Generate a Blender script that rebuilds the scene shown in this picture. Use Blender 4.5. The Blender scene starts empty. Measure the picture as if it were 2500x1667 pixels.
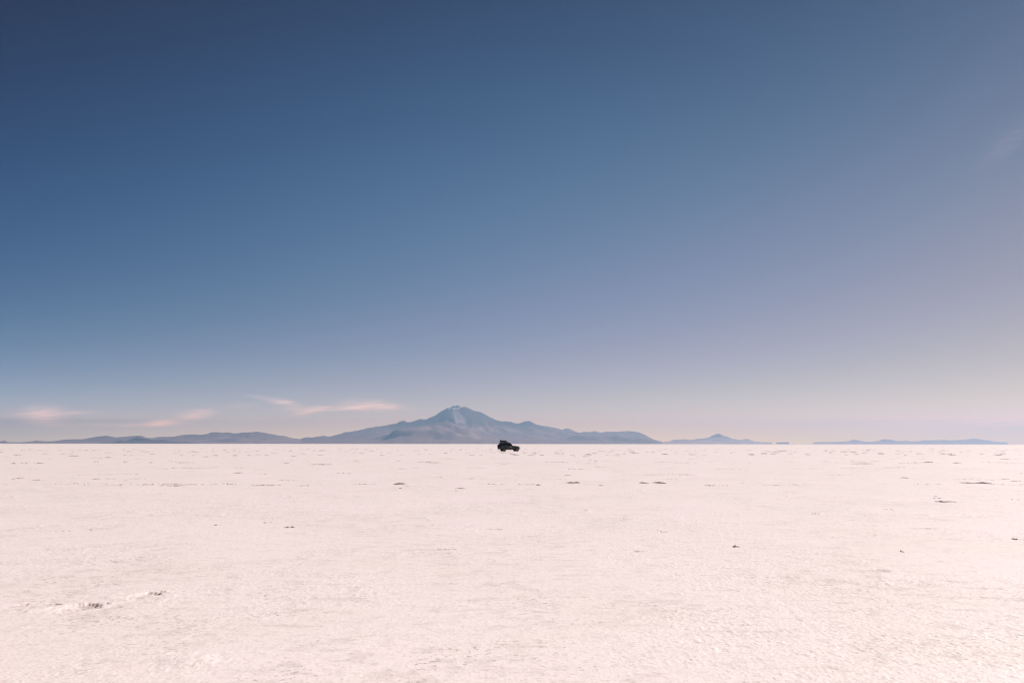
import bpy, bmesh, math, random
import numpy as np
from mathutils import Vector, Matrix, Euler

D2R = math.radians
SC = bpy.context.scene
COL = SC.collection

# ------------------------------------------------------------------ camera
F = 1944.0                       # focal length in photo pixels (2500 wide)
CAM_H = 1.62
HOR = 1083.2
PITCH = math.atan((HOR - 833.5) / F)
ROLL = D2R(0.055)
cam = bpy.data.cameras.new('camera')
cam.sensor_width = 36.0
cam.lens = 36.0 * F / 2500.0
cam.clip_start = 0.1
cam.clip_end = 400000.0
cam_o = bpy.data.objects.new('camera', cam)
COL.objects.link(cam_o)
cam_o.location = (0, 0, CAM_H)
CR = (Matrix.Rotation(PITCH, 3, 'X') @ Matrix.Rotation(math.pi / 2, 3, 'X') @ Matrix.Rotation(ROLL, 3, 'Z'))
cam_o.rotation_euler = CR.to_euler()
SC.camera = cam_o


def ray(px, py):
    """direction through a pixel of the 2500 x 1667 photograph"""
    return (CR @ Vector(((px - 1250) / F, -(py - 833.5) / F, -1.0))).normalized()


def on_ground(px, py):
    d = ray(px, py)
    t = -CAM_H / d.z
    return Vector((d.x * t, d.y * t, 0))


def on_plane(px, py, Y):
    d = ray(px, py)
    return (d.x * Y / d.y, Y, CAM_H + d.z * Y / d.y)


# ------------------------------------------------------------------ light
SUN_AZ, SUN_EL = D2R(62), D2R(40)
sd = Vector((math.cos(SUN_EL) * math.sin(SUN_AZ), math.cos(SUN_EL) * math.cos(SUN_AZ), math.sin(SUN_EL)))
sun = bpy.data.lights.new('sun', 'SUN')
sun.energy = 5.0
sun.angle = D2R(0.53)
sun.color = (1.0, 0.91, 0.87)
sun_o = bpy.data.objects.new('sun', sun)
COL.objects.link(sun_o)
sun_o.rotation_euler = sd.to_track_quat('Z', 'Y').to_euler()
sun_o.location = (60, 30, 60)

# polynomial grade of the sky: log colour over (elevation, sine of azimuth)
GRADE = None
#GRADE_BEGIN
GRADE = [[-0.5093, -1.6706, -1.1253], [0.8606, 3.904, 2.2095], [-2.8458, -3.9036, -2.1966], [-0.5935, -0.1714, 0.3537], [-0.0478, -0.163, -1.0048], [5.4385, 0.3758, -1.6727], [-4.4547, -0.0135, 1.3076], [-6.1046, -2.6311, 0.3234], [0.4703, 1.8324, 0.8888], [0.198, 0.045, -1.3645], [1.608, 0.7916, 0.214], [-0.1297, -0.6894, -1.3185], [0.7256, 0.3259, -0.5988], [3.1482, 2.683, 2.5456], [5.2886, 0.4638, -1.0539]]
#GRADE_END
SKY_STRENGTH = 0.08


def nd(nt, kind, **kw):
    n = nt.nodes.new(kind)
    for k, v in kw.items():
        setattr(n, k, v)
    return n


class G:
    """small helper to write shader maths"""

    def __init__(s, nt):
        s.nt = nt

    def _in(s, sock, v):
        if isinstance(v, (int, float)):
            sock.default_value = v
        elif isinstance(v, (tuple, list)):
            sock.default_value = tuple(v)
        else:
            s.nt.links.new(v, sock)

    def m(s, op, a, b=None, c=None, clamp=False):
        n = nd(s.nt, 'ShaderNodeMath', operation=op)
        n.use_clamp = clamp
        for i, v in enumerate((a, b, c)):
            if v is not None:
                s._in(n.inputs[i], v)
        return n.outputs[0]

    def vm(s, op, a, b=None, c=None):
        n = nd(s.nt, 'ShaderNodeVectorMath', operation=op)
        for i, v in enumerate((a, b, c)):
            if v is not None:
                s._in(n.inputs[i], v)
        return n.outputs[0]

    def scale(s, a, f):
        n = nd(s.nt, 'ShaderNodeVectorMath', operation='SCALE')
        s._in(n.inputs[0], a)
        s._in(n.inputs['Scale'], f)
        return n.outputs[0]

    def sep(s, v):
        n = nd(s.nt, 'ShaderNodeSeparateXYZ')
        s._in(n.inputs[0], v)
        return n.outputs[0], n.outputs[1], n.outputs[2]

    def comb(s, x, y, z):
        n = nd(s.nt, 'ShaderNodeCombineXYZ')
        for i, v in enumerate((x, y, z)):
            s._in(n.inputs[i], v)
        return n.outputs[0]

    def noise(s, vec, scale, detail=3.0, rough=0.5, dist=0.0):
        n = nd(s.nt, 'ShaderNodeTexNoise')
        s._in(n.inputs['Vector'], vec)
        n.inputs['Scale'].default_value = scale
        n.inputs['Detail'].default_value = detail
        n.inputs['Roughness'].default_value = rough
        n.inputs['Distortion'].default_value = dist
        return n.outputs['Fac']

    def ramp(s, fac, stops, interp='LINEAR'):
        n = nd(s.nt, 'ShaderNodeValToRGB')
        cr = n.color_ramp
        cr.interpolation = interp
        while len(cr.elements) < len(stops):
            cr.elements.new(0.5)
        for e, (p, c) in zip(cr.elements, stops):
            e.position = p
            if isinstance(c, (int, float)):
                c = (c, c, c)
            e.color = (c[0], c[1], c[2], 1)
        s._in(n.inputs[0], fac)
        return n.outputs[0]

    def mix(s, fac, a, b):
        n = nd(s.nt, 'ShaderNodeMix', data_type='RGBA')
        s._in(n.inputs[0], fac)
        s._in(n.inputs[6], (*a, 1) if isinstance(a, tuple) else a)
        s._in(n.inputs[7], (*b, 1) if isinstance(b, tuple) else b)
        return n.outputs[2]

    def smooth(s, v, lo, hi):
        n = nd(s.nt, 'ShaderNodeMapRange', interpolation_type='SMOOTHSTEP')
        s._in(n.inputs[0], v)
        n.inputs[1].default_value = lo
        n.inputs[2].default_value = hi
        return n.outputs[0]


world = bpy.data.worlds.new('World')
SC.world = world
world.use_nodes = True
nt = world.node_tree
nt.nodes.clear()
g = G(nt)
tc = nd(nt, 'ShaderNodeTexCoord')
dirv = tc.outputs['Generated']
sky = nd(nt, 'ShaderNodeTexSky', sky_type='NISHITA')
sky.sun_disc = False
sky.sun_elevation = SUN_EL
sky.sun_rotation = SUN_AZ
sky.altitude = 3650
sky.air_density = 1.0
sky.dust_density = 1.0
sky.ozone_density = 1.0
skyc = sky.outputs[0]
dx, dy, dz = g.sep(dirv)
hyp = g.m('SQRT', g.m('ADD', g.m('MULTIPLY', dx, dx), g.m('MULTIPLY', dy, dy)))
elev = g.m('ARCTAN2', dz, hyp)                       # radians
sinaz = g.m('DIVIDE', dx, g.m('MAXIMUM', hyp, 1e-4))
if GRADE:
    E = g.m('DIVIDE', g.m('MINIMUM', g.m('MAXIMUM', elev, 0.0), D2R(33)), D2R(30))
    S = g.m('MINIMUM', g.m('MAXIMUM', sinaz, -0.66), 0.66)
    W = g.m('EXPONENT', g.m('MULTIPLY', E, -7.0))
    W2 = g.m('MINIMUM', 1.0, g.m('DIVIDE', 0.0543, g.m('MAXIMUM', E, 0.01)))   # length of the path through the haze
    E2 = g.m('MULTIPLY', E, E)
    S2 = g.m('MULTIPLY', S, S)
    S3 = g.m('MULTIPLY', S2, S)
    basis = [1.0, E, E2, S, S2, g.m('MULTIPLY', E, S), g.m('MULTIPLY', E2, S), g.m('MULTIPLY', E, S2), W, g.m('MULTIPLY', W, S), W2, g.m('MULTIPLY', W2, S), S3, g.m('MULTIPLY', E, S3), g.m('MULTIPLY', E2, S2)]
    acc = tuple(GRADE[0])
    for b, c in zip(basis[1:], GRADE[1:]):
        acc = g.vm('ADD', g.scale(tuple(c), b), acc)
    r_, g_, b_ = g.sep(acc)
    mul = g.comb(g.m('EXPONENT', r_), g.m('EXPONENT', g_), g.m('EXPONENT', b_))
    skyc = g.vm('MULTIPLY', skyc, mul)

# thin high cloud wisps low over the horizon
azim = g.m('ARCTAN2', dx, dy)
wob = g.noise(g.comb(g.m('MULTIPLY', azim, 14.0), g.m('MULTIPLY', elev, 60.0), 0.0), 1.0, 4.0, 0.55)
wob2 = g.noise(g.comb(g.m('MULTIPLY', azim, 38.0), g.m('MULTIPLY', g.m('SUBTRACT', elev, g.m('MULTIPLY', azim, 0.05)), 300.0), 3.7), 1.0, 5.0, 0.6)
CLOUDS = [  # px, py, half width, half height, tilt (rise per px), strength
    (105, 1012, 50, 17, 0.0, 1.1), (125, 1034, 55, 6, -0.02, 0.35), (195, 1007, 50, 5, 0.02, 0.45), (35, 1010, 30, 9, 0, 0.2),
    (395, 1032, 48, 7, 0.06, 0.85), (300, 1037, 90, 4, 0.0, 0.4), (480, 1013, 45, 10, 0.20, 0.65), (460, 1005, 50, 6, 0.10, 0.25), (590, 990, 40, 8, 0.05, 0.2),
    (693, 982, 34, 8, -0.15, 0.95), (640, 969, 35, 4, -0.14, 0.4),
    (742, 1006, 34, 6, 0.13, 0.7), (810, 996, 110, 6, 0.03, 0.85), (900, 989, 62, 12, -0.03, 1.0), (960, 994, 34, 5, -0.06, 0.35),
    (2460, 1031, 120, 6, 0.005, 0.30), (2330, 1030, 260, 11, 0.0, 0.16),
    (2465, 342, 85, 26, 0.75, 0.40),
]
cm = None
wa = g.m('MULTIPLY', g.m('SUBTRACT', wob, 0.5), 0.012)
we = g.m('MULTIPLY', g.m('SUBTRACT', wob, 0.5), 0.0030)
azw = g.m('ADD', azim, wa)
elw = g.m('ADD', elev, we)
for (px, py, hw, hh, tilt, st) in CLOUDS:
    d = ray(px, py)
    a0 = math.atan2(d.x, d.y)
    e0 = math.asin(d.z)
    k = F * math.cos(a0) ** -2 / F
    da = g.m('SUBTRACT', azw, a0)
    de = g.m('SUBTRACT', elw, e0)
    de = g.m('SUBTRACT', de, g.m('MULTIPLY', da, tilt))
    u = g.m('MULTIPLY', da, k * F / hw)
    v = g.m('MULTIPLY', de, F / hh)
    q = g.m('ADD', g.m('MULTIPLY', u, u), g.m('MULTIPLY', v, v))
    gmask = g.m('MULTIPLY', g.m('EXPONENT', g.m('MULTIPLY', g.m('POWER', q, 1.25), -1.0)), st)
    cm = gmask if cm is None else g.m('ADD', cm, gmask)
cm = g.m('MULTIPLY', cm, g.m('ADD', g.m('MULTIPLY', g.smooth(wob2, 0.33, 0.67), 0.75), 0.35))
cm = g.m('MINIMUM', cm, 1.0)
CLOUD_GAIN = (0.92, 0.50, 0.34)
skyc = g.vm('MULTIPLY', skyc, g.vm('ADD', g.scale(CLOUD_GAIN, cm), (1, 1, 1)))
bg = nd(nt, 'ShaderNodeBackground')
nt.links.new(skyc, bg.inputs[0])
bg.inputs[1].default_value = SKY_STRENGTH
wo = nd(nt, 'ShaderNodeOutputWorld')
nt.links.new(bg.outputs[0], wo.inputs[0])

SC.view_settings.view_transform = 'Standard'
SC.view_settings.look = 'None'
SC.view_settings.exposure = 0.36
SC.view_settings.gamma = 1.0
SC.render.engine = 'CYCLES'
SC.cycles.use_denoising = True
SC.cycles.volume_bounces = 0
SC.cycles.filter_width = 1.25
SC.cycles.max_bounces = 5
SC.cycles.diffuse_bounces = 2


# ------------------------------------------------------------------ helpers
def mat(name, color=(0.5, 0.5, 0.5), rough=0.7, metal=0.0, noise=None, bump=None, spec=0.5):
    m = bpy.data.materials.new(name)
    m.use_nodes = True
    nt = m.node_tree
    b = nt.nodes['Principled BSDF']
    b.inputs['Base Color'].default_value = (*color, 1)
    b.inputs['Roughness'].default_value = rough
    b.inputs['Metallic'].default_value = metal
    b.inputs['Specular IOR Level'].default_value = spec
    g = G(nt)
    if noise or bump:
        co = nd(nt, 'ShaderNodeTexCoord').outputs['Object']
    if noise:
        sc, amt, c2 = noise
        f = g.noise(co, sc, 5.0, 0.6)
        nt.links.new(g.mix(g.m('MULTIPLY', g.smooth(f, 0.35, 0.7), amt), color, c2), b.inputs['Base Color'])
    if bump:
        sc, st, dist = bump
        bn = nd(nt, 'ShaderNodeBump')
        bn.inputs['Strength'].default_value = st
        bn.inputs['Distance'].default_value = dist
        nt.links.new(g.noise(co, sc, 4.0, 0.6), bn.inputs['Height'])
        nt.links.new(bn.outputs[0], b.inputs['Normal'])
    return m


def tag(o, label=None, cat=None, group=None, kind=None):
    if label:
        o['label'] = label
    if cat:
        o['category'] = cat
    if group:
        o['group'] = group
    if kind:
        o['kind'] = kind
    return o


def link_mesh(name, verts, faces, material, parent=None, smooth=False):
    me = bpy.data.meshes.new(name)
    me.from_pydata([tuple(v) for v in verts], [], faces)
    me.update()
    if smooth:
        for p in me.polygons:
            p.use_smooth = True
    o = bpy.data.objects.new(name, me)
    if material:
        me.materials.append(material)
    COL.objects.link(o)
    if parent:
        o.parent = parent
    return o


def link_bm(name, bm, material, parent=None, smooth=False):
    me = bpy.data.meshes.new(name)
    bm.normal_update()
    bm.to_mesh(me)
    bm.free()
    if smooth:
        for p in me.polygons:
            p.use_smooth = True
    o = bpy.data.objects.new(name, me)
    me.materials.append(material)
    COL.objects.link(o)
    if parent:
        o.parent = parent
    return o


def grid_mesh(name, X, Y, Z, material, smooth=True):
    """mesh over 2-D arrays (rows, cols)"""
    nr, nc = X.shape
    me = bpy.data.meshes.new(name)
    co = np.stack([X, Y, Z], -1).reshape(-1, 3).astype(np.float32)
    i = np.arange(nr * nc).reshape(nr, nc)
    q = np.stack([i[:-1, :-1], i[:-1, 1:], i[1:, 1:], i[1:, :-1]], -1).reshape(-1, 4)
    me.vertices.add(len(co))
    me.vertices.foreach_set('co', co.ravel())
    me.loops.add(q.size)
    me.loops.foreach_set('vertex_index', q.ravel().astype(np.int32))
    me.polygons.add(len(q))
    me.polygons.foreach_set('loop_start', np.arange(0, q.size, 4, dtype=np.int32))
    me.polygons.foreach_set('loop_total', np.full(len(q), 4, dtype=np.int32))
    me.polygons.foreach_set('use_smooth', np.full(len(q), smooth, dtype=bool))
    me.update(calc_edges=True)
    me.materials.append(material)
    o = bpy.data.objects.new(name, me)
    COL.objects.link(o)
    return o


def h2(ix, iy, seed):
    n = (ix.astype(np.int64) * 374761393 + iy.astype(np.int64) * 668265263 + seed * 1442695041) & 0xFFFFFFFF
    n = ((n ^ (n >> 13)) * 1274126177) & 0xFFFFFFFF
    n = ((n ^ (n >> 16)) * 2246822519) & 0xFFFFFFFF
    return ((n ^ (n >> 15)) & 0xFFFFFF) / float(0xFFFFFF)


def vnoise(x, y, seed=0):
    ix, iy = np.floor(x), np.floor(y)
    fx, fy = x - ix, y - iy
    fx = fx * fx * fx * (fx * (fx * 6 - 15) + 10)
    fy = fy * fy * fy * (fy * (fy * 6 - 15) + 10)
    a, b = h2(ix, iy, seed), h2(ix + 1, iy, seed)
    c, d = h2(ix, iy + 1, seed), h2(ix + 1, iy + 1, seed)
    return (a + (b - a) * fx) * (1 - fy) + (c + (d - c) * fx) * fy


def fbm(x, y, seed=0, oct=4, gain=0.5, lac=2.03):
    s, a, t = 0.0, 1.0, 0.0
    for k in range(oct):
        s = s + a * vnoise(x, y, seed + k * 17)
        t += a
        a *= gain
        x, y = x * lac + 13.7, y * lac + 7.1
    return s / t


def ss(x, lo, hi):
    t = np.clip((x - lo) / (hi - lo), 0, 1)
    return t * t * (3 - 2 * t)


def voronoi_edge(x, y, seed=0, jit=0.9):
    ix, iy = np.floor(x), np.floor(y)
    f1 = np.full(x.shape, 9.0)
    f2 = np.full(x.shape, 9.0)
    for ox in (-1, 0, 1):
        for oy in (-1, 0, 1):
            cx, cy = ix + ox, iy + oy
            px = cx + 0.5 + (h2(cx, cy, seed) - 0.5) * jit
            py = cy + 0.5 + (h2(cx, cy, seed + 5) - 0.5) * jit
            d = np.hypot(px - x, py - y)
            f2 = np.minimum(f2, np.maximum(f1, d))
            f1 = np.minimum(f1, d)
    return f2 - f1


# ------------------------------------------------------------------ salt flat
def salt_material():
    m = bpy.data.materials.new('salt_crust')
    m.use_nodes = True
    nt = m.node_tree
    g = G(nt)
    b = nt.nodes['Principled BSDF']
    co = nd(nt, 'ShaderNodeTexCoord').outputs['Object']
    big = g.noise(co, 0.022, 3.0, 0.5)
    med = g.noise(co, 0.35, 4.0, 0.55)
    fine = g.noise(co, 6.0, 5.0, 0.6)
    grain = g.noise(co, 42.0, 3.0, 0.6)
    pink, cream = (0.90, 0.79, 0.745), (0.862, 0.764, 0.694)
    c = g.mix(g.smooth(g.m('ADD', g.m('MULTIPLY', med, 0.6), g.m('MULTIPLY', big, 0.4)), 0.40, 0.60), pink, cream)
    # thin beige dust caught between the crystals, in patches
    patch = g.smooth(g.noise(co, 0.33, 4.0, 0.6, 0.6), 0.42, 0.62)
    patch2 = g.smooth(g.noise(co, 1.1, 4.0, 0.65, 0.3), 0.45, 0.60)
    pp = g.m('ADD', g.m('MULTIPLY', g.m('MULTIPLY', patch, patch2), 0.75), 0.25)
    speck = g.smooth(fine, 0.50, 0.66)
    c = g.mix(g.m('MULTIPLY', g.m('MULTIPLY', speck, pp), 0.50), c, (0.55, 0.47, 0.425))
    dots = g.smooth(g.noise(co, 19.0, 3.0, 0.6), 0.56, 0.64)
    c = g.mix(g.m('MULTIPLY', g.m('MULTIPLY', dots, pp), 0.85), c, (0.34, 0.27, 0.24))
    streak = g.smooth(g.noise(co, 2.6, 6.0, 0.7, 0.2), 0.50, 0.62)
    c = g.mix(g.m('MULTIPLY', g.m('MULTIPLY', streak, g.m('ADD', g.m('MULTIPLY', patch, 0.8), 0.2)), 0.42), c, (0.60, 0.505, 0.455))
    sx_, sy_, sz_ = g.sep(co)
    wind = g.noise(g.comb(g.m('MULTIPLY', sx_, 0.9), g.m('MULTIPLY', sy_, 2.6), 0.0), 2.2, 6.0, 0.72, 0.3)
    wpat = g.smooth(g.noise(co, 0.11, 4.0, 0.65, 0.5), 0.40, 0.60)
    c = g.mix(g.m('MULTIPLY', g.m('MULTIPLY', g.smooth(wind, 0.54, 0.66), g.m('ADD', g.m('MULTIPLY', wpat, 0.75), 0.25)), 0.50), c, (0.52, 0.43, 0.385))
    # hairline seams of the crust
    seam = g.m('ABSOLUTE', g.m('SUBTRACT', g.noise(co, 0.30, 5.0, 0.62, 0.4), 0.5))
    seam = g.m('SUBTRACT', 1.0, g.smooth(seam, 0.001, 0.006))
    seam = g.m('MULTIPLY', seam, g.smooth(g.noise(co, 1.7, 3.0, 0.6), 0.48, 0.62))
    c = g.mix(g.m('MULTIPLY', seam, 0.30), c, (0.42, 0.35, 0.32))
    c = g.mix(g.m('MULTIPLY', g.smooth(grain, 0.42, 0.66), 0.28), c, (0.60, 0.515, 0.47))
    shade_stain = nd(nt, 'ShaderNodeAttribute', attribute_name='shade_stain').outputs['Fac']
    c = g.mix(g.m('MULTIPLY', shade_stain, g.m('ADD', g.m('MULTIPLY', g.smooth(fine, 0.35, 0.6), 0.7), 0.3)), c, (0.30, 0.215, 0.195))  # hollow shadow put into the colour, along with the fainter grey stains
    nt.links.new(c, b.inputs['Base Color'])
    b.inputs['Roughness'].default_value = 0.50
    b.inputs['Specular IOR Level'].default_value = 0.6
    bn = nd(nt, 'ShaderNodeBump')
    bn.inputs['Strength'].default_value = 0.38
    bn.inputs['Distance'].default_value = 0.008
    hgt = g.m('ADD', g.m('MULTIPLY', fine, 0.7), g.m('MULTIPLY', grain, 0.35))
    nt.links.new(hgt, bn.inputs['Height'])
    nt.links.new(bn.outputs[0], b.inputs['Normal'])
    return m


SALT = salt_material()
# small hollows and pale humps close by on the left: photo pixel, half width px, half depth px, height m
BUMPS = [(350, 1451, 44, 9, -0.026), (188, 1481, 58, 10, -0.028), (112, 1476, 34, 5, -0.016), (255, 1461, 62, 11, 0.008), (78, 1487, 50, 10, 0.009), (400, 1460, 60, 10, 0.010), (300, 1452, 50, 6, 0.008),
         (40, 1478, 30, 5, -0.012), (470, 1610, 70, 14, 0.012), (2125, 1394, 55, 4, -0.010), (1060, 1342, 50, 2.5, -0.010), (1545, 1345, 30, 2, -0.012), (1190, 1292, 50, 1.6, -0.012), (2230, 1290, 60, 1.6, -0.012)]
BW = []
for px, py, hw, hd, hh in BUMPS:
    p = on_ground(px, py)
    BW.append((p.x, p.y, hw * p.y / F, hd * p.y * p.y / (CAM_H * F), hh))


SHADE_STAIN = []


def ground_height(x, y):
    shade_stain = np.zeros(x.shape)  # painted shade of the near hollows, and grey stains farther off
    r = np.hypot(x, y)
    near = 1 - ss(r, 40, 150)
    z = 0.022 * (fbm(x * 0.25, y * 0.25, 3, 3) - 0.5) * (1 - ss(r, 150, 400))
    patch = ss(fbm(x * 0.33 + 5, y * 0.33, 21, 4, 0.6), 0.42, 0.62)
    z += (0.0015 + 0.0015 * patch) * (fbm(x * 4.5, y * 4.5, 31, 3, 0.6) - 0.5) * near
    # small sharp crystals, lumps and pits
    rg = 1 - np.abs(2 * fbm(x * 15.0, y * 15.0, 41, 3, 0.6) - 1)
    z += (0.0015 + 0.0020 * patch) * (rg ** 3 - 0.5) * near
    n = vnoise(x * 13.0, y * 13.0, 51)
    z += 0.0032 * ss(n, 0.84, 0.97) * (0.15 + patch) * near
    n = fbm(x * 6.0, y * 6.0, 57, 2)
    z -= 0.002 * ss(n, 0.68, 0.80) * (0.1 + patch) * near
    # polygon crust borders
    wx = x + 0.9 * (fbm(x * 0.8, y * 0.8, 61, 3) - 0.5)
    wy = y + 0.9 * (fbm(x * 0.8, y * 0.8, 71, 3) - 0.5)
    e = voronoi_edge(wx / 2.1, wy / 2.1, 9)
    brk = ss(fbm(x * 0.7, y * 0.7, 81, 3), 0.44, 0.60)
    brk = brk * (0.35 + 0.65 * ss(r, 12, 22))
    prof = np.exp(-(e / (0.03 + 0.02 * vnoise(x, y, 5))) ** 2)
    z += prof * brk * (0.002 + 0.010 * ss(vnoise(x * 9, y * 9, 91), 0.4, 1.0)) * (1 - ss(r, 120, 260))
    for bx_, by_, w_, d_, h_ in BW:
        k = (np.abs(x - bx_) < 3 * w_) & (np.abs(y - by_) < 3 * d_)
        if not k.any():
            continue
        X_, Y_ = x[k], y[k]
        u = (X_ - bx_) / w_ + 0.9 * (fbm(X_ * 16, Y_ * 9, 15, 3) - 0.5)
        v = (Y_ - by_) / d_ + 1.1 * (fbm(X_ * 16, Y_ * 9, 16, 3) - 0.5)
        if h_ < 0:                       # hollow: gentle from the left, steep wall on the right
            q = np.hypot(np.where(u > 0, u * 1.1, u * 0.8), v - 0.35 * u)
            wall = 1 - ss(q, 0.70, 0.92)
            shade_stain[k] = np.maximum(shade_stain[k], min(0.85, abs(h_) * 40) * (0.6 * wall * ss(u, -0.6, 0.3) + np.exp(-((q - 0.85) / 0.17) ** 2) * ss(u, 0.0, 0.5) * (np.abs(v) < 1.1)))  # right side and rim darkened to paint in the bowl's shadow
            z[k] += h_ * wall * np.clip(0.5 + 0.7 * u, 0.0, 1.2) + 0.12 * abs(h_) * np.exp(-((q - 1.15) / 0.2) ** 2) * (0.3 + fbm(X_ * 14, Y_ * 14, 19, 2))
        else:
            z[k] += h_ * np.exp(-(u * u + v * v) * 1.3) * (0.8 + 0.4 * fbm(X_ * 6, Y_ * 6, 23, 2))
    SHADE_STAIN.append(shade_stain)
    return z * (1 - ss(r, 300, 600))


def build_ground():
    # rings: even steps in the picture's depth, then out to the horizon and beyond
    inv = np.linspace(1 / 5.2, 1 / 140.0, 760)
    rr = np.concatenate([[0.3, 1.2, 2.4, 3.6, 4.5], 1 / inv, np.geomspace(150, 110000, 60)])
    half = D2R(38)
    az = np.concatenate([np.linspace(-math.pi, -half, 70)[:-1], np.linspace(-half, half, 1500), np.linspace(half, math.pi, 70)[1:]])
    R, A = np.meshgrid(rr, az, indexing='ij')
    X, Y = R * np.sin(A), R * np.cos(A)
    Z = ground_height(X, Y)
    Z[:, 0] = Z[:, -1]
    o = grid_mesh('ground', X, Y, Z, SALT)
    at = o.data.attributes.new('shade_stain', 'FLOAT', 'POINT')
    at.data.foreach_set('value', SHADE_STAIN[-1].ravel().astype(np.float32))
    # close the small disc below the viewer
    tag(o, kind='structure', label='white salt flat stretching from the viewer to the horizon')
    return o


build_ground()


# ------------------------------------------------------------------ mountains
def zp(pts, x0, y0, s):
    return [(x0 + a / s, y0 + b / s) for a, b in pts]


LEFT = zp([(-200, 662), (-80, 658), (0, 655), (20, 640), (60, 637), (90, 652), (160, 660), (300, 652), (340, 648), (430, 635), (470, 642), (600, 645), (700, 630), (830, 620), (940, 620), (1040, 605), (1130, 590), (1200, 580), (1220, 575), (1240, 582), (1330, 600), (1430, 592), (1540, 580), (1620, 580), (1690, 605), (1750, 602), (1870, 588), (1920, 592), (2000, 592), (2070, 575), (2110, 568)], 0, 940, 4.704) \
    + zp([(0, 568), (60, 568), (130, 565), (180, 572), (260, 562), (290, 548), (320, 538), (400, 542), (440, 545), (480, 540), (520, 545), (560, 550), (640, 550), (700, 542), (780, 540), (840, 532), (880, 535), (960, 555), (1080, 575), (1150, 585), (1250, 610), (1310, 616), (1400, 640), (1500, 668)], 450, 940, 4.704)
LEFT_FRONT = zp([(1120, 684), (1170, 672), (1230, 655), (1280, 662), (1330, 645), (1390, 625), (1415, 640), (1435, 655), (1480, 625), (1560, 603), (1620, 607), (1690, 612), (1760, 630), (1850, 622), (1950, 640), (2050, 655), (2150, 650), (2300, 675)], 0, 940, 4.704)
VOLC = zp([(1240, 672), (1310, 630), (1360, 602), (1420, 597), (1460, 602), (1530, 588), (1610, 578), (1660, 590), (1720, 578), (1850, 540), (2000, 518), (2100, 495)], 450, 940, 4.704) \
    + zp([(0, 497), (200, 465), (420, 425), (440, 405), (510, 392), (550, 415), (620, 405), (740, 365), (820, 370), (880, 345), (960, 315), (1050, 250), (1145, 200), (1160, 208), (1190, 190), (1210, 178), (1250, 185), (1270, 169), (1290, 168), (1304, 182), (1312, 198), (1330, 195), (1390, 192), (1440, 215), (1500, 245), (1600, 265), (1700, 318), (1800, 375), (1900, 403), (1980, 400), (2060, 412)], 900, 960, 5.88) \
    + zp([(60, 430), (110, 428), (180, 402), (245, 390), (280, 405), (340, 445), (420, 462), (560, 485), (650, 500), (720, 523), (770, 505), (820, 503), (870, 530), (950, 563), (1000, 562), (1040, 547), (1100, 557), (1150, 553), (1190, 537), (1230, 550), (1280, 568), (1340, 555), (1450, 547), (1540, 548), (1580, 540), (1660, 540), (1780, 550), (1840, 565), (1920, 600), (2020, 650), (2100, 685), (2160, 708)], 1250, 960, 5.88)
MIDR = zp([(-80, 290), (0, 280), (80, 273), (120, 272), (170, 268), (215, 245), (250, 248), (290, 248), (340, 238), (390, 252), (440, 250), (490, 237), (560, 237), (620, 220), (670, 192), (720, 180), (740, 182), (790, 205), (830, 210), (880, 240), (930, 250), (1000, 250), (1050, 240), (1080, 245), (1130, 270), (1170, 277), (1338, 279), (1346, 297)], 1600, 1020, 4.704)
ISLET = zp([(1386, 297), (1394, 279), (1450, 277), (1458, 283), (1466, 278), (1530, 279), (1542, 297)], 1600, 1020, 4.704)
RIGHT = zp([(1812, 297), (1820, 276), (1965, 275), (2080, 274)], 1600, 1020, 4.704) \
    + zp([(250, 648), (300, 645), (350, 640), (380, 628), (430, 628), (470, 638), (510, 645), (560, 650), (680, 648), (720, 622), (790, 620), (850, 632), (890, 645), (950, 645), (980, 633), (1020, 633), (1050, 645), (1140, 645), (1180, 632), (1280, 632), (1400, 632), (1450, 626), (1500, 632), (1640, 628), (1700, 622), (1750, 615), (1810, 613), (1860, 628), (1970, 637), (2010, 648), (2160, 655), (2168, 674)], 2000, 940, 4.704)


def rock_material(name, low, high, z0, z1, spec=None, scree=None):
    m = bpy.data.materials.new(name)
    m.use_nodes = True
    nt = m.node_tree
    g = G(nt)
    b = nt.nodes['Principled BSDF']
    b.inputs['Roughness'].default_value = 0.95
    b.inputs['Specular IOR Level'].default_value = 0.1
    co = nd(nt, 'ShaderNodeTexCoord').outputs['Object']
    x, y, z = g.sep(co)
    km = g.scale(co, 0.001)
    n1 = g.noise(km, 0.5, 5.0, 0.6)
    n2 = g.noise(km, 2.4, 5.0, 0.6, 0.5)
    zz = g.m('ADD', z, g.m('MULTIPLY', g.m('SUBTRACT', n1, 0.5), (z1 - z0) * 2.2))
    f = g.smooth(zz, z0, z1)
    c = g.mix(f, low, high)
    c = g.mix(g.m('MULTIPLY', g.smooth(n2, 0.4, 0.62), 0.55), c, tuple(v * 0.5 for v in low))
    if scree:
        c = scree(g, c, x, y, z, n2)
    nt.links.new(c, b.inputs['Base Color'])
    return m


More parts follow.
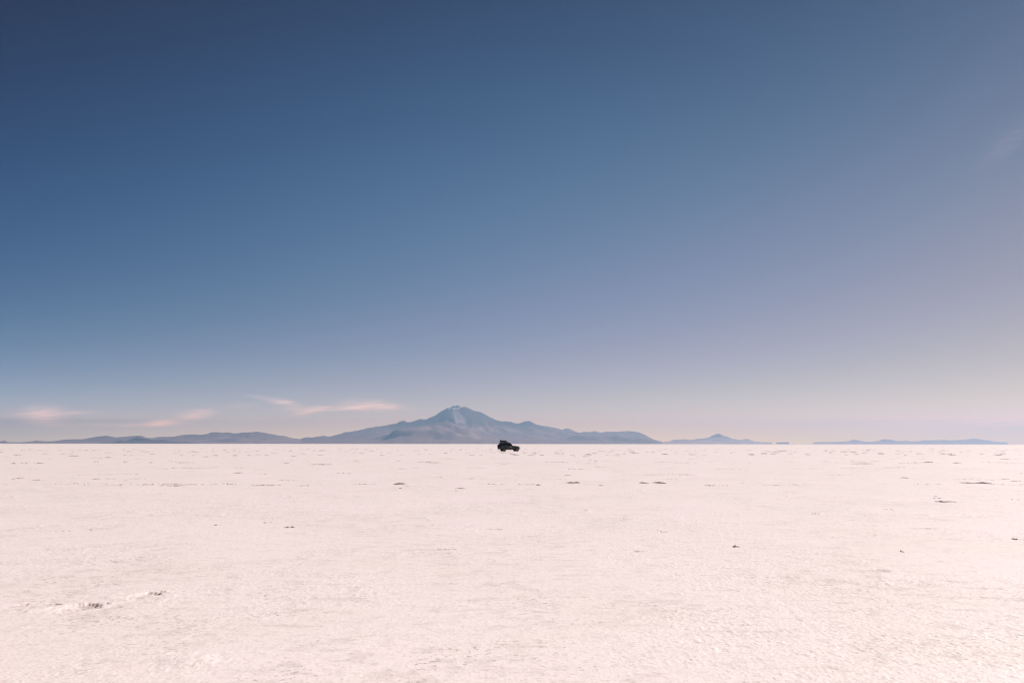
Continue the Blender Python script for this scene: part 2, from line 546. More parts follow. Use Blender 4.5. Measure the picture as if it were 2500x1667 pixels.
def terrain(name, prof, Y, depth, material, seed, base_px=None, gully=0.35, step=5.0, label=None, fan=None, jag=30.0):
    pts = [on_plane(px, py, Y) for px, py in prof]
    xs = np.array([p[0] for p in pts])
    zs = np.array([p[2] for p in pts])
    n = int((prof[-1][0] - prof[0][0]) / 2500 * 1024 * 1.6 * (5.0 / step)) + 10
    X1 = np.linspace(xs[0], xs[-1], n)
    P = np.interp(X1, xs, np.maximum(zs, 0))
    P = P + jag * (fbm(X1 / 260.0, X1 * 0 + seed, seed, 3, 0.6) - 0.5) * ss(P, 60, 250)
    t = np.concatenate([np.linspace(-1, 0, 60), np.linspace(0, 1, 16)[1:]])
    T, XX = np.meshgrid(t, X1, indexing='ij')
    def blur(a, sig):
        n_ = int(3 * sig)
        kk = np.exp(-0.5 * (np.arange(-n_, n_ + 1) / sig) ** 2)
        return np.convolve(np.pad(a, n_, mode='edge'), kk / kk.sum(), 'valid')
    PB = np.minimum(blur(P, 350.0 / (X1[1] - X1[0])), blur(P, 900.0 / (X1[1] - X1[0])) * 1.08)
    kb = ss(np.abs(T), 0.0, 0.06)
    PP = P[None, :] * (1 - kb) + PB[None, :] * kb
    km = XX / 1000.0
    dk = T * depth / 1000.0
    # front: concave slope with ribs running down from the crest
    s = 1 + np.minimum(T, 0)
    body = np.where(T <= 0, 0.52 * s ** 1.15 + 0.48 * s ** 3.2, (1 - T) ** 1.5)
    warp = 1.2 * (fbm(km * 0.4, dk * 0.4, seed, 3) - 0.5)
    if fan is not None:
        fx = (km - fan) / (1.6 - np.minimum(dk, 0) * 0.55)          # gullies spread out below the summit
        rib = fbm(fx * 2.6 + warp * 0.5, dk * 0.30, seed + 3, 4, 0.55)
        rib2 = np.abs(fbm(fx * 1.2 + 9 + warp * 0.3, dk * 0.25, seed + 9, 3) - 0.5) * 2
    else:
        rib = fbm((km + warp) * 1.1, dk * 0.22, seed + 3, 4, 0.55)
        rib2 = np.abs(fbm((km + warp) * 0.45 + 9, dk * 0.18, seed + 9, 3) - 0.5) * 2
    w = np.clip(1 - s, 0, 1)
    mod = 1 + gully * ss(w, 0.0, 0.30) * ((rib - 0.5) * 1.5 + (rib2 - 0.35) * 0.9)
    # foothills in front
    hills = fbm(km * 0.28, dk * 0.33, seed + 21, 4, 0.5)
    H = PP * np.clip(body * mod, 0, None)
    cap = np.maximum(PP, 0) * 0.9
    H = H + np.where(T < 0, ss(hills, 0.45, 0.75) * np.minimum(0.28 * PP.max(), 0.42 * PP) * ss(s, 0.02, 0.3) * (1 - ss(s, 0.45, 0.85)), 0)
    H = np.where(np.abs(T) < 1e-6, PP, np.minimum(H, np.where(T < 0, cap + 0.1 * PP * s ** 6, PP)))
    persp = (Y + T * depth) / Y
    # keep every point in front below the sight line of the crest
    H = np.where(T < 0, np.minimum(H, CAM_H + (PP - CAM_H) * persp * 0.985), H)
    edge = ss(np.minimum(XX - X1[0], X1[-1] - XX), 0, (X1[-1] - X1[0]) * 0.001)
    H = H * np.where(np.abs(T) < 1e-6, 1, edge)
    H[0, :] = -3.0
    H[-1, :] = -3.0
    Xw = XX * persp
    o = grid_mesh(name, Xw, Y + T * depth, H, material)
    tag(o, kind='structure', label=label)
    return o


VD = 35000.0
pk = on_plane(1117, 990, VD)      # summit
s0 = on_plane(1109, 1000, VD)
s1 = on_plane(1133, 1034, VD)


def scree(g, c, x, y, z, n2):
    n = g.noise(g.comb(g.m('DIVIDE', x, 1000.0), 0.0, g.m('DIVIDE', z, 2600.0)), 2.0, 4.0, 0.6)
    # axis of the run slides to +x going down
    f = g.m('DIVIDE', g.m('SUBTRACT', s0[2], z), s0[2] - s1[2])
    ax = g.m('ADD', g.m('MULTIPLY', f, s1[0] - s0[0]), s0[0])
    wd = g.m('ADD', g.m('MULTIPLY', f, 150.0), 120.0)
    q = g.m('DIVIDE', g.m('ABSOLUTE', g.m('SUBTRACT', g.m('ADD', x, g.m('MULTIPLY', g.m('SUBTRACT', n, 0.5), 200.0)), ax)), wd)
    mk = g.m('SUBTRACT', 1.0, g.smooth(q, 0.55, 1.25))
    mk = g.m('MULTIPLY', mk, g.m('MULTIPLY', g.smooth(f, -0.15, 0.05), g.m('SUBTRACT', 1.0, g.smooth(f, 0.9, 1.25))))
    c = g.mix(g.m('MULTIPLY', mk, 0.9), c, (0.40, 0.31, 0.28))
    # snow
    zc = g.m('SUBTRACT', z, on_plane(1109, 997, VD)[2])
    sn = g.m('SUBTRACT', 1.0, g.smooth(g.m('ABSOLUTE', g.m('ADD', zc, g.m('MULTIPLY', g.m('SUBTRACT', n2, 0.5), 160.0))), 22.0, 60.0))
    xr = g.m('ABSOLUTE', g.m('SUBTRACT', x, on_plane(1108, 997, VD)[0]))
    sn = g.m('MULTIPLY', sn, g.m('SUBTRACT', 1.0, g.smooth(xr, 190.0, 290.0)))
    sn = g.m('MULTIPLY', sn, g.smooth(g.noise(g.comb(g.m('DIVIDE', x, 1000.0), 0.0, g.m('DIVIDE', z, 1000.0)), 9.0, 3.0, 0.6), 0.40, 0.52))
    return g.mix(g.m('MULTIPLY', sn, 0.8), c, (0.82, 0.76, 0.74))


R_VOLC = rock_material('volcano_rock', (0.37, 0.235, 0.205), (0.14, 0.095, 0.085), 560, 900, scree=scree)
R_LEFT = rock_material('hill_rock', (0.44, 0.29, 0.27), (0.32, 0.21, 0.20), 60, 420)
R_FRONT = rock_material('ridge_rock', (0.20, 0.15, 0.15), (0.10, 0.08, 0.085), 60, 420)
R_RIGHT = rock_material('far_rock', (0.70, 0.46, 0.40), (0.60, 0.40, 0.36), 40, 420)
terrain('mountain', VOLC, VD, 9000, R_VOLC, 5, gully=0.42, step=3.2, fan=pk[0] / 1000.0, jag=42.0, label='broad blue grey volcano with a jagged snow flecked summit on the horizon')
terrain('hills', LEFT, 34000, 5000, R_LEFT, 35, gully=0.5, step=4.0, label='long low range of bluish hills left of the volcano')
terrain('foothills', LEFT_FRONT, 28500, 2500, R_FRONT, 55, gully=0.5, step=4.0, label='darker low ridge standing before the long left range')
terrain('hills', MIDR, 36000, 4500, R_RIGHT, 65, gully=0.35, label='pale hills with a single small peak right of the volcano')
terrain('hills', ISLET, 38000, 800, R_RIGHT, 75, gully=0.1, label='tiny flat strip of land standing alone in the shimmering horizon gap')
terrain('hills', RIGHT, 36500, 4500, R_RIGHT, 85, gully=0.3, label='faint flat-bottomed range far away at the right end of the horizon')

bmh = bmesh.new()
bmesh.ops.create_cube(bmh, size=1.0)
HZ_T = 1765.0
for v in bmh.verts:
    v.co = Vector((v.co.x * 124000, v.co.y * 124000, -5.0 if v.co.z < 0 else HZ_T))
mh = bpy.data.materials.new('haze_air')
mh.use_nodes = True
mh.node_tree.nodes.clear()
pv = mh.node_tree.nodes.new('ShaderNodeVolumePrincipled')
pv.inputs['Color'].default_value = (0.43, 0.70, 1.0, 1)
pv.inputs['Density'].default_value = 3.3e-5
pv.inputs['Anisotropy'].default_value = 0.35
mo = mh.node_tree.nodes.new('ShaderNodeOutputMaterial')
mh.node_tree.links.new(pv.outputs[0], mo.inputs['Volume'])
hz = link_bm('haze', bmh, mh)
tag(hz, kind='stuff', label='thin pale haze over the salt flat')


# ------------------------------------------------------------------ broken crust
CRUST = mat('dirty_crust', (0.23, 0.18, 0.165), 0.9, noise=(9.0, 0.7, (0.42, 0.35, 0.32)), spec=0.2)
RIDGE = mat('ridge_crust', (0.46, 0.385, 0.35), 0.85, noise=(3.0, 0.6, (0.62, 0.53, 0.49)), spec=0.2)


def chunk(V, Fc, c, sx, sy, sz, rz, tilt, rng):
    """one angular plate of crust, appended to the lists"""
    M = Matrix.Rotation(rz, 3, 'Z') @ Matrix.Rotation(tilt, 3, 'X')
    base = len(V)
    for dz_ in (-1, 1):
        k = 1.0 if dz_ < 0 else rng.uniform(0.45, 0.85)
        for a in range(6):
            t = a * math.pi / 3 + rng.uniform(-0.3, 0.3)
            rad = k * rng.uniform(0.75, 1.15)
            p = M @ Vector((math.cos(t) * sx * rad, math.sin(t) * sy * rad, dz_ * sz * rng.uniform(0.7, 1.1)))
            V.append((c[0] + p.x, c[1] + p.y, c[2] + p.z))
    Fc.append(tuple(base + i for i in (5, 4, 3, 2, 1, 0)))
    Fc.append(tuple(base + 6 + i for i in range(6)))
    for i in range(6):
        j = (i + 1) % 6
        Fc.append((base + i, base + j, base + 6 + j, base + 6 + i))


def heap(px, py, wpx, hpx, seed, label, n=46, lobes=None):
    rng = random.Random(seed)
    p = on_ground(px, py)
    R = p.y
    w = wpx * R / F
    dep = max(hpx * R * R / (CAM_H * F) * 0.45, w * 0.35)
    hgt = max(0.016, hpx * R / F * 0.23)
    lobes = lobes or [(0.0, 0.5, 1.0)]
    nx, ny = 110, 44
    u = np.linspace(-0.62, 0.62, nx)
    v = np.linspace(-0.62, 0.62, ny)
    V_, U_ = np.meshgrid(v, u, indexing='ij')
    prof = np.zeros(U_.shape)
    for lc, lw, lh in lobes:
        prof = np.maximum(prof, lh * np.exp(-((U_ - lc) / (lw * 0.62)) ** 2 * 1.3) * (1 - (np.abs(V_ - 0.1 * math.sin(seed + lc * 9)) / 0.6) ** 2))
    k = 22.0 / max(w, 0.4)
    ex, ey = U_ * w, V_ * dep
    ks = 1.0 / max(w * 0.055, 0.03)
    # broken plates: cells of their own height and tilt
    cell = vnoise(np.floor(ex * ks + 0.8 * vnoise(ex * ks, ey * ks, seed)), np.floor(ey * ks * 0.6 + vnoise(ex * ks, ey * ks, seed + 1)), seed + 2)
    rag = fbm(ex * ks * 1.3, ey * ks * 1.3, seed + 4, 3, 0.6)
    Hh = hgt * 1.7 * np.clip(prof, 0, 1) * (0.05 + 1.25 * cell + 0.9 * (rag - 0.4))
    cut = ss(fbm(ex * ks * 0.35, ey * ks * 0.35, seed + 9, 3), 0.36, 0.50) if n < 45 else 0.25 + 0.75 * ss(fbm(ex * ks * 0.5, ey * ks * 0.5, seed + 9, 3), 0.34, 0.5)
    Hh = Hh * cut - 0.010 - 0.02 * (1 - ss(prof, 0.02, 0.2))
    o = grid_mesh('crust_heap', ex, ey, Hh, CRUST, smooth=False)
    o.location = (p.x, p.y, 0.0)
    tag(o, label, 'crust heap', 'dark heaps of broken crust on the salt flat')
    return o


HEAPS = [
    (1399, 1178.5, 46, 6.5, 'darkest dense heap of broken crust, right of and nearer than the parked off-roader', 70, [(-0.12, 0.5, 1.0), (0.2, 0.4, 0.8)]),
    (1592, 1178.5, 70, 7, 'long two-humped crust heap in line with the darkest heap, farther from the off-roader', 60, [(-0.3, 0.3, 0.8), (0.25, 0.35, 1.0)]),
    (1467, 1185, 26, 4, 'small crust heap between the darkest heap and the two-humped one', 26, None),
    (1314, 1184, 22, 3, 'small low crust heap just left of the darkest heap', 20, None),
    (1386, 1160, 34, 3, 'faint low crust heap behind the darkest heap', 20, None),
    (2386, 1179, 74, 6.5, 'widest dark crust heap, below the far faint range at the right edge', 80, [(-0.28, 0.25, 0.7), (0.12, 0.4, 1.0)]),
    (2308, 1224, 62, 5, 'thin dark crust heap in front of the widest heap near the right edge', 36, [(-0.2, 0.25, 1.0), (0.2, 0.5, 0.4)]),
    (975, 1181, 44, 7, 'loose speckled crust heap in front of the volcano foot', 40, None),
    (977, 1192, 18, 3, 'tiny crust heap close in front of the loose speckled heap', 14, None),
    (1125, 1192, 44, 3.5, 'thin scattered crust heap left of and nearer than the off-roader', 26, None),
    (581, 1154.5, 26, 4, 'lone arched crust heap in front of the long left hills', 22, None),
    (46, 1168, 20, 5, 'steep little crust heap at the far left edge', 20, None),
    (89, 1172, 16, 3.5, 'small crust heap just right of the steep one at the left edge', 14, None),
    (235, 1169, 20, 3.5, 'smooth dark crust heap with pale lit side, right of the two small left-edge heaps', 16, None),
    (2480, 1316, 36, 5, 'grey crust heap half out of the picture at the right edge', 24, None),
    (1795, 1334, 32, 4, 'dark flat crust heap alone in the right foreground', 22, None),
    (706, 1286, 40, 3.5, 'thin dark crust heap alone in the left middle ground', 22, None),
    (2203, 1345, 30, 8, 'sparse ragged crust heap right of the flat foreground heap', 18, None),
    (2207, 1166, 22, 3, 'small crust heap left of and behind the widest heap', 14, None),
    (2453, 1121, 12, 2, 'far tiny dark crust heap near the right edge', 12, None),
]
for i, (px, py, w_, h_, lab, n_, lb) in enumerate(HEAPS):
    heap(px, py, w_, h_, 100 + i, lab, n_, lb)


def ridges():
    """countless low broken ridges of the crust polygons in the middle distance"""
    rng = random.Random(7)
    V, Fc = [], []

    def seg(px, py, wpx, hgt, gap=0.0):
        p = on_ground(px, py)
        R = p.length
        w = wpx * R / F
        n = max(3, int(wpx / 3.0))
        ang = rng.uniform(-0.5, 0.5)
        for k in range(n):
            if rng.random() < gap:
                continue
            u = (k + 0.5) / n - 0.5
            env = (1 - (2 * abs(u)) ** 2) * 0.75 + 0.25
            sx = w / n * rng.uniform(0.5, 0.9)
            q = (p.x + u * w * math.cos(ang), p.y + u * w * math.sin(ang) + rng.uniform(-0.15, 0.15), hgt * env * 0.3)
            chunk(V, Fc, q, sx, max(0.06, sx * 0.35), hgt * env * rng.uniform(0.4, 0.8), ang + rng.uniform(-0.2, 0.2), rng.uniform(-0.3, 0.3), rng)

    for _ in range(330):                      # far light flecks
        py = rng.triangular(1093, 1106, 1098)
        seg(rng.uniform(-40, 2540), py, rng.uniform(4, 12), rng.uniform(0.5, 1.1) * 0.055 * 1.0, 0.1)
    for _ in range(95):                       # short dark dashes
        py = rng.uniform(1102, 1112)
        seg(rng.uniform(-40, 2540), py, rng.uniform(8, 17), rng.uniform(0.7, 1.3) * 0.05, 0.05)
    for _ in range(26):
        py = rng.uniform(1112, 1126)
        seg(rng.uniform(-40, 2540), py, rng.uniform(8, 22), rng.uniform(0.5, 1.0) * 0.035, 0.3)
    lines = [(1121, 0.2), (1128, 0.35), (1129, 0.5), (1143, 0.6), (1158, 0.35), (1171, 0.3), (1183, 0.75)]
    for y0, dens in lines:
        for _ in range(int(42 * dens)):
            x0 = rng.uniform(-40, 2540)
            R = on_ground(1250, y0).y
            seg(x0, y0 + rng.gauss(0, 1.6), rng.uniform(14, 80), rng.uniform(0.3, 0.7) * 0.55 * R / F, 0.15)
    for _ in range(22):
        y0 = rng.uniform(1130, 1300)
        R = on_ground(1250, y0).y
        seg(rng.uniform(-40, 2540), y0, rng.uniform(6, 30), rng.uniform(0.2, 0.6) * 1.1 * R / F, 0.3)
    # the clearest dashes of the photograph
    for x, y, w, h in [(265, 1116.5, 14, 1.2), (180, 1113, 34, 1.0), (32, 1131.5, 12, 1.4), (57, 1131, 18, 1.2), (95, 1130.5, 16, 1.4), (235, 1127.5, 14, 1), (305, 1127.5, 12, 1), (368, 1129.5, 9, 1.3),
                       (502, 1115, 14, 1), (574, 1112, 14, 1), (1228, 1105.5, 16, 1), (1252, 1108.5, 16, 1.1), (1259, 1111, 15, 1.3), (1297, 1111, 18, 1), (1323, 1111, 12, 1), (1375, 1107.5, 14, 1), (1397, 1110.5, 12, 1.1),
                       (1436, 1110, 18, 1.6), (1430, 1114.5, 20, 1.1), (1510, 1110, 15, 1.2), (1542, 1103, 14, 1), (1551, 1106, 18, 1.2), (1623, 1109, 15, 1.3), (1835, 1109, 15, 1.1), (1865, 1107.5, 16, 1.7), (1887, 1108, 18, 1.2),
                       (1893, 1103, 12, 1), (1905, 1102, 12, 1), (1915, 1100.5, 14, 1.1), (2061, 1103, 12, 1.1), (2083, 1104, 12, 1.1), (2152, 1108, 20, 1.5), (2245, 1107.5, 18, 1.3), (2303, 1108.5, 12, 1), (2320, 1108, 15, 1.3), (2325, 1111, 18, 1.3),
                       (2397, 1108, 14, 1.3), (2438, 1111, 18, 1.3), (2448, 1108, 14, 1.3), (2267, 1128.5, 30, 1.4), (2336, 1130, 16, 1.3), (2105, 1132, 60, 1.0), (700, 1131, 14, 1), (870, 1124.5, 10, 1.3), (1045, 1128, 60, 0.8), (785, 1134, 50, 1.4)]:
        R = on_ground(1250, y).y
        seg(x, y, w, h * 1.25 * R / F, 0.05)
    # dotted crest line across the left middle distance
    for x in np.arange(120, 500, 21.0):
        seg(x + rng.uniform(-8, 8), 1182 + rng.gauss(0, 1), rng.uniform(14, 30), rng.uniform(0.5, 1.5) * 40 / F * 0.55, 0.5)
    o = link_mesh('crust_ridges', V, Fc, RIDGE)
    tag(o, 'low broken ridges of salt crust scattered over the flat', kind='stuff')


ridges()

# ------------------------------------------------------------------ off-roader
PAINT = mat('dark_green_paint', (0.007, 0.013, 0.016), 0.38, noise=(2.5, 0.6, (0.016, 0.020, 0.018)), spec=0.5)
DUST = mat('dusty_plastic', (0.016, 0.017, 0.018), 0.8, noise=(6.0, 0.5, (0.035, 0.032, 0.03)))
GLASS = mat('tinted_glass', (0.012, 0.014, 0.018), 0.06)
RUBBER = mat('tyre_rubber', (0.022, 0.021, 0.020), 0.9, noise=(8.0, 0.6, (0.05, 0.045, 0.04)))
STEEL = mat('painted_steel_rim', (0.14, 0.13, 0.13), 0.5, metal=0.4)
CHROME = mat('chrome', (0.80, 0.79, 0.78), 0.4, metal=0.5)
RACKM = mat('rack_metal', (0.03, 0.03, 0.033), 0.5, metal=0.3)
TARP = mat('dark_tarpaulin', (0.012, 0.016, 0.025), 0.75, noise=(3.0, 0.6, (0.022, 0.026, 0.036)), bump=(8.0, 0.6, 0.03))
LENS = mat('lamp_lens', (0.8, 0.8, 0.78), 0.1)
RED = mat('tail_lens', (0.10, 0.01, 0.01), 0.2)
DOOR_MARK = mat('pale_door_mark', (0.30, 0.31, 0.32), 0.5)
STRAP = mat('strap_webbing', (0.05, 0.05, 0.05), 0.8)

car = bpy.data.objects.new('off_road_car', None)
COL.objects.link(car)
YAW = D2R(18)
D_CAR = F / 11.2
near_mid = on_plane(1246.9, 1101, D_CAR)
rotz = Matrix.Rotation(YAW, 3, 'Z')
off = rotz @ Vector((0, -0.8, 0))
car.location = (near_mid[0] - off.x, near_mid[1] - off.y, 0.0)
car.rotation_euler = (0, 0, YAW)
tag(car, 'dark green off-road car with loaded roof rack and rear spare wheel parked on the salt', 'car')
HB = 1.45     # half wheelbase


def bx(bm, c, s, rot=None, bev=0.0):
    r = bmesh.ops.create_cube(bm, size=1.0)
    M = Matrix.Translation(c) @ (rot.to_4x4() if rot else Matrix.Identity(4)) @ Matrix.Diagonal((*s, 1))
    bmesh.ops.transform(bm, matrix=M, verts=r['verts'])
    if bev:
        es = list({e for v in r['verts'] for e in v.link_edges})
        bmesh.ops.bevel(bm, geom=es, offset=bev, segments=2, affect='EDGES')


def tube(bm, pts, rad, seg=8):
    for a, b in zip(pts[:-1], pts[1:]):
        a, b = Vector(a), Vector(b)
        d = b - a
        r = bmesh.ops.create_cone(bm, segments=seg, radius1=rad, radius2=rad, depth=d.length + rad, cap_ends=True)
        M = Matrix.Translation((a + b) / 2) @ d.to_track_quat('Z', 'Y').to_matrix().to_4x4()
        bmesh.ops.transform(bm, matrix=M, verts=r['verts'])


def lathe(bm, prof, axis='Y', seg=32, c=(0, 0, 0)):
    rings = []
    for r, h in prof:
        ring = []
        for k in range(seg):
            t = 2 * math.pi * k / seg
            p = (r * math.cos(t), h, r * math.sin(t)) if axis == 'Y' else (h, r * math.cos(t), r * math.sin(t))
            ring.append(bm.verts.new((p[0] + c[0], p[1] + c[1], p[2] + c[2])))
        rings.append(ring)
    for A, B in zip(rings[:-1], rings[1:]):
        for k in range(seg):
            bm.faces.new((A[k], A[(k + 1) % seg], B[(k + 1) % seg], B[k]))
    bm.faces.new(rings[0])
    bm.faces.new(rings[-1][::-1])


def interp(tbl, x):
    return float(np.interp(x, [t[0] for t in tbl], [t[1] for t in tbl]))


TOP = [(-2.30, 1.58), (-2.24, 1.70), (-2.12, 1.80), (-1.9, 1.87), (-1.0, 1.90), (-0.25, 1.89), (-0.08, 1.85), (0.45, 1.27), (0.52, 1.245), (1.2, 1.20), (1.75, 1.12), (1.92, 1.02), (2.0, 0.90)]
HWT = [(-2.30, 0.70), (-2.2, 0.74), (-0.25, 0.76), (-0.08, 0.75), (0.45, 0.80), (0.52, 0.80), (1.75, 0.76), (1.92, 0.70), (2.0, 0.66)]
HWB = [(-2.30, 0.87), (-2.2, 0.915), (-1.8, 0.93), (0.5, 0.93), (1.7, 0.90), (1.92, 0.84), (2.0, 0.76)]


def zbot(x):
    z = interp([(-2.3, 0.52), (-2.0, 0.44), (-1.5, 0.40), (1.5, 0.42), (2.0, 0.52)], x)
    for hx in (-HB, HB):
        d = abs(x - hx)
        if d < 0.48:
            z = max(z, 0.38 + math.sqrt(0.48 ** 2 - d * d))
    return z


bm = bmesh.new()
xs_ = sorted(set([round(v, 3) for v in np.arange(-2.30, 2.001, 0.06)] + [t[0] for t in TOP] + [2.0]))
prev = None
for x in xs_:
    zt, yt, yb, zb = interp(TOP, x), interp(HWT, x), interp(HWB, x), zbot(x)
    belt = min(1.18, zt - 0.10)
    mid = max(0.66, zb + 0.03)
    mid = min(mid, belt - 0.02)
    half = [(yb - 0.05, zb), (yb + 0.005, mid), (yb, belt), (yb - 0.02, belt + 0.03), (yt + 0.035, zt - 0.06), (yt - 0.08, zt), (0.0, zt + 0.02)]
    ring = [bm.verts.new((x, -y, z)) for y, z in half] + [bm.verts.new((x, y, z)) for y, z in half[-2::-1]]
    if prev:
        for k in range(len(ring)):
            j = (k + 1) % len(ring)
            bm.faces.new((prev[k], prev[j], ring[j], ring[k]))
    else:
        bm.faces.new(ring[::-1])
    prev = ring
bm.faces.new(prev)
bmesh.ops.recalc_face_normals(bm, faces=bm.faces)
body = link_bm('body', bm, PAINT, car, smooth=True)
md_ = body.modifiers.new('split', 'EDGE_SPLIT')
md_.split_angle = D2R(32)

# flared arches and side steps
for hx in (-HB, HB):
    for sy in (-1, 1):
        bm = bmesh.new()
        vs = []
        for k in range(19):
            t = math.pi * k / 18
            c_, s_ = math.cos(t), math.sin(t)
            vs.append([bm.verts.new((hx + c_ * r, sy * y, 0.38 + s_ * r)) for r, y in ((0.47, 0.90), (0.47, 0.975), (0.53, 0.965), (0.55, 0.91))])
        for a, b in zip(vs[:-1], vs[1:]):
            for k in range(4):
                j = (k + 1) % 4
                bm.faces.new((a[k], a[j], b[j], b[k]))
        bm.faces.new(vs[0]); bm.faces.new(vs[-1])
        bmesh.ops.recalc_face_normals(bm, faces=bm.faces)
        link_bm('wheel_arch', bm, DUST, car)
for sy in (-1, 1):
    bm = bmesh.new()
    bx(bm, (0.0, sy * 0.94, 0.36), (1.75, 0.16, 0.05), bev=0.015)
    link_bm('side_step', bm, DUST, car)


def side_panel(x0, x1, x0t, x1t, sy, lo=1.23, hi=1.74):
    """glass lying on the sloping cabin side"""
    def at(x, z):
        f = (z - 1.21) / (1.83 - 1.21)
        return 0.912 + (0.795 - 0.912) * f
    out = []
    for o_ in (-0.005, 0.012):
        for x, z in ((x0, lo), (x1, lo), (x1t, hi), (x0t, hi)):
            out.append((x, sy * (at(x, z) + o_), z))
    return out, [(0, 1, 2, 3), (7, 6, 5, 4), (0, 4, 5, 1), (1, 5, 6, 2), (2, 6, 7, 3), (3, 7, 4, 0)]


for sy in (-1, 1):
    for q in ((-2.14, -1.22, -1.96, -1.22), (-1.14, -0.42, -1.14, -0.42), (-0.34, 0.36, -0.34, -0.02)):
        v, f = side_panel(*q, sy)
        link_mesh('side_window', v, f, GLASS, car)
# windscreen and tailgate window
def slab(name, corners, n, t, m):
    n = Vector(n).normalized()
    v = [Vector(c) + n * k for k in (-0.01, t) for c in corners]
    return link_mesh(name, v, [(0, 1, 2, 3), (7, 6, 5, 4), (0, 4, 5, 1), (1, 5, 6, 2), (2, 6, 7, 3), (3, 7, 4, 0)], m, car)


slab('windscreen', [(0.42, -0.72, 1.32), (0.42, 0.72, 1.32), (-0.03, 0.66, 1.81), (-0.03, -0.66, 1.81)], (0.74, 0, 0.67), 0.018, GLASS)
slab('rear_window', [(-2.305, -0.68, 1.22), (-2.305, 0.68, 1.22), (-2.305, 0.64, 1.50), (-2.305, -0.64, 1.50)], (-1, 0, 0), 0.012, GLASS)

for sx_, hx in ((1, HB), (-1, -HB)):
    for sy in (-1, 1):
        bm = bmesh.new()
        lathe(bm, [(0.22, -0.12), (0.34, -0.13), (0.375, -0.115), (0.39, -0.08), (0.39, 0.08), (0.375, 0.115), (0.34, 0.13), (0.22, 0.12)], 'Y', 36)
        w = link_bm('wheel', bm, RUBBER, car, smooth=True)
        w.location = (hx, sy * 0.80, 0.388)
        bm = bmesh.new()
        o_ = 0.122 * sy
        lathe(bm, [(0.215, o_), (0.20, o_ * 0.75), (0.12, o_ * 0.55), (0.09, o_ * 0.95), (0.03, o_ * 1.02)], 'Y', 28)
        link_bm('rim', bm, STEEL, w, smooth=True)

bm = bmesh.new()
lathe(bm, [(0.10, -0.10), (0.34, -0.13), (0.39, -0.10), (0.41, 0.0), (0.39, 0.09), (0.34, 0.12), (0.10, 0.10)], 'X', 36)
sp = link_bm('spare_wheel', bm, RUBBER, car, smooth=True)
sp.location = (-2.50, 0.22, 1.08)
bm = bmesh.new()
lathe(bm, [(0.20, -0.128), (0.19, -0.10), (0.08, -0.09), (0.06, -0.13)], 'X', 24)
link_bm('rim', bm, STEEL, sp, smooth=True)

bm = bmesh.new()
bx(bm, (-2.38, 0, 0.56), (0.20, 1.78, 0.20), bev=0.03)
link_bm('rear_bumper', bm, DUST, car)
bm = bmesh.new()
bx(bm, (2.08, 0, 0.60), (0.20, 1.74, 0.22), bev=0.04)
link_bm('front_bumper', bm, CHROME, car)
bm = bmesh.new()
bx(bm, (2.005, 0, 0.86), (0.03, 1.05, 0.24), bev=0.01)
link_bm('grille', bm, DUST, car)
bm = bmesh.new()
for y in (-0.45, 0.45):
    tube(bm, [(2.20, y, 0.55), (2.30, y, 0.80), (2.20, y, 1.06)], 0.05)
tube(bm, [(2.20, -0.72, 0.92), (2.24, -0.45, 1.04), (2.24, 0.45, 1.04), (2.20, 0.72, 0.92)], 0.05)
tube(bm, [(2.20, -0.72, 0.92), (2.22, -0.78, 0.66), (2.24, -0.5, 0.62)], 0.05)
tube(bm, [(2.20, 0.72, 0.92), (2.22, 0.78, 0.66), (2.24, 0.5, 0.62)], 0.05)
link_bm('bull_bar', bm, CHROME, car, smooth=True)
for sy in (-1, 1):
    bm = bmesh.new()
    bx(bm, (2.0, sy * 0.64, 0.87), (0.04, 0.20, 0.18), bev=0.02)
    link_bm('headlight', bm, LENS, car)
    bm = bmesh.new()
    bx(bm, (-2.315, sy * 0.80, 0.92), (0.03, 0.12, 0.30), bev=0.01)
    link_bm('tail_light', bm, RED, car)
    bm = bmesh.new()
    bx(bm, (0.30, sy * 1.04, 1.33), (0.07, 0.20, 0.17), bev=0.025)
    tube(bm, [(0.28, sy * 0.90, 1.27), (0.29, sy * 0.97, 1.31)], 0.02)
    link_bm('mirror', bm, CHROME, car, smooth=False)
    for hx in (-0.95, -0.12):
        bm = bmesh.new()
        bx(bm, (hx - 0.1, sy * 0.945, 1.08), (0.16, 0.03, 0.035), bev=0.008)
        link_bm('door_handle', bm, CHROME, car)
bm = bmesh.new()
bx(bm, (-0.05, -0.9365, 0.96), (0.46, 0.012, 0.12), bev=0.004)  # flat pale grey plate on the door
link_bm('door_mark', bm, DOOR_MARK, car)
bm = bmesh.new()
tube(bm, [(-2.34, -0.55, 0.70), (-2.36, -0.55, 1.80), (-2.18, -0.55, 1.96)], 0.02)
tube(bm, [(-2.34, -0.25, 0.70), (-2.36, -0.25, 1.80), (-2.18, -0.25, 1.96)], 0.02)
for z in np.arange(0.85, 1.8, 0.24):
    tube(bm, [(-2.355, -0.55, z), (-2.355, -0.25, z)], 0.014)
link_bm('ladder', bm, RACKM, car, smooth=True)
bm = bmesh.new()
for z, e in ((1.99, 0.0), (2.10, 0.03)):
    tube(bm, [(-2.15 - e, -0.68 - e, z), (-0.45 + e, -0.68 - e, z), (-0.45 + e, 0.68 + e, z), (-2.15 - e, 0.68 + e, z), (-2.15 - e, -0.68 - e, z)], 0.018)
for x in (-2.1, -1.55, -1.0, -0.5):
    tube(bm, [(x, -0.68, 1.99), (x, 0.68, 1.99)], 0.014)
    for sy in (-1, 1):
        tube(bm, [(x, sy * 0.70, 1.86), (x, sy * 0.70, 2.10)], 0.014)
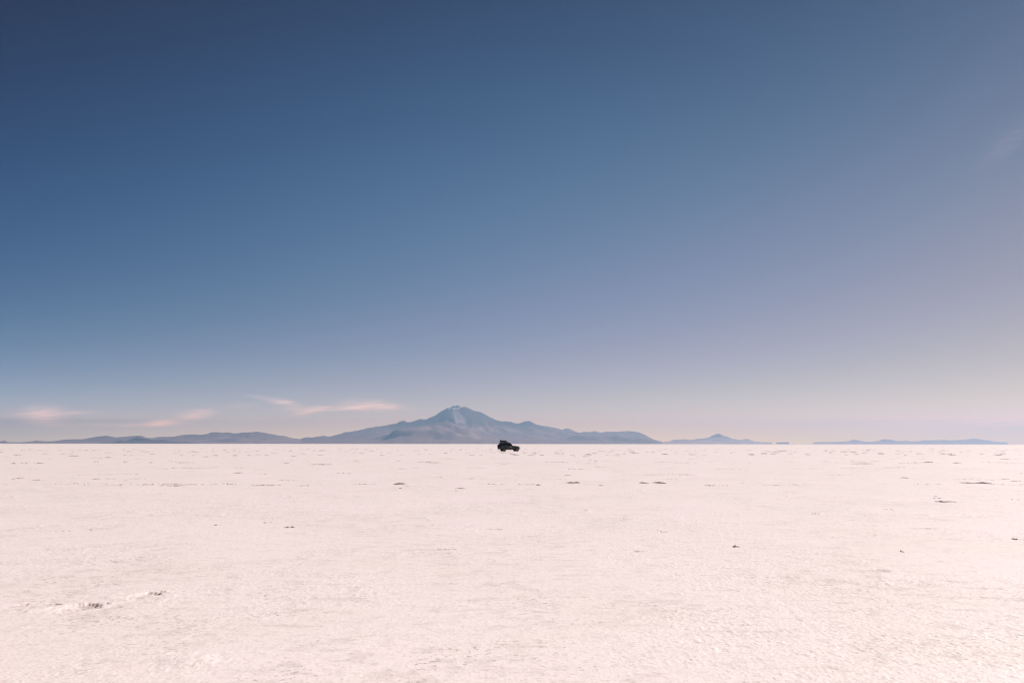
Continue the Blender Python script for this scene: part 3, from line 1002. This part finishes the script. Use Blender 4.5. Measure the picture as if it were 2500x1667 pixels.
link_bm('roof_rack', bm, RACKM, car, smooth=True)
# exhaust stub below the tail
bm = bmesh.new()
tube(bm, [(-1.9, -0.5, 0.36), (-2.4, -0.52, 0.33)], 0.03)
link_bm('exhaust', bm, DUST, car)

# the load on the rack
cw = Matrix.Translation(car.location) @ Matrix.Rotation(YAW, 4, 'Z')


def lumpy(name, c, s, seed, label, cat, power=4.0, amp=0.12):
    bm = bmesh.new()
    bmesh.ops.create_icosphere(bm, subdivisions=4, radius=1.0)
    rng = np.random.RandomState(seed)
    ph = rng.rand(6, 4) * 6.28
    for v in bm.verts:
        p = v.co.copy()
        k = (abs(p.x) ** power + abs(p.y) ** power + abs(p.z) ** power) ** (-1 / power)
        p = p * k
        w_ = sum(math.sin(p.x * (2 + i) + ph[i, 0]) * math.sin(p.y * (1.5 + i) + ph[i, 1]) * math.cos(p.z * 2 + ph[i, 2]) / (1 + i) for i in range(5))
        p *= 1 + amp * w_ * 0.5
        if p.z < -0.85:
            p.z = -0.85
        v.co = Vector((p.x * s[0], p.y * s[1], p.z * s[2]))
    o = link_bm(name, bm, TARP, None, smooth=True)
    o.location = cw @ Vector(c)
    o.rotation_euler = (0, 0, YAW)
    tag(o, label, cat)
    return o


ld = lumpy('roof_load', (-1.36, 0.0, 2.15), (0.70, 0.66, 0.245), 3, 'dark tarpaulin-covered load strapped on the roof rack of the off-roader', 'luggage', 3.6, 0.10)
for x in (-0.35, 0.28):
    bm = bmesh.new()
    for sgn in (-1, 1):
        bx(bm, (x, sgn * 0.635, -0.02), (0.045, 0.012, 0.36))
    bx(bm, (x, 0, 0.212), (0.045, 1.27, 0.012))
    link_bm('strap', bm, STRAP, ld)
lumpy('sack', (-2.0, 0.18, 2.26), (0.13, 0.17, 0.25), 8, 'small upright dark sack at the tail end of the roof load', 'sack', 3.0, 0.12)
lumpy('sack', (-0.86, -0.05, 2.07), (0.36, 0.50, 0.16), 11, 'low dark sack lying before the tarpaulin-covered roof load', 'sack', 3.5, 0.12)
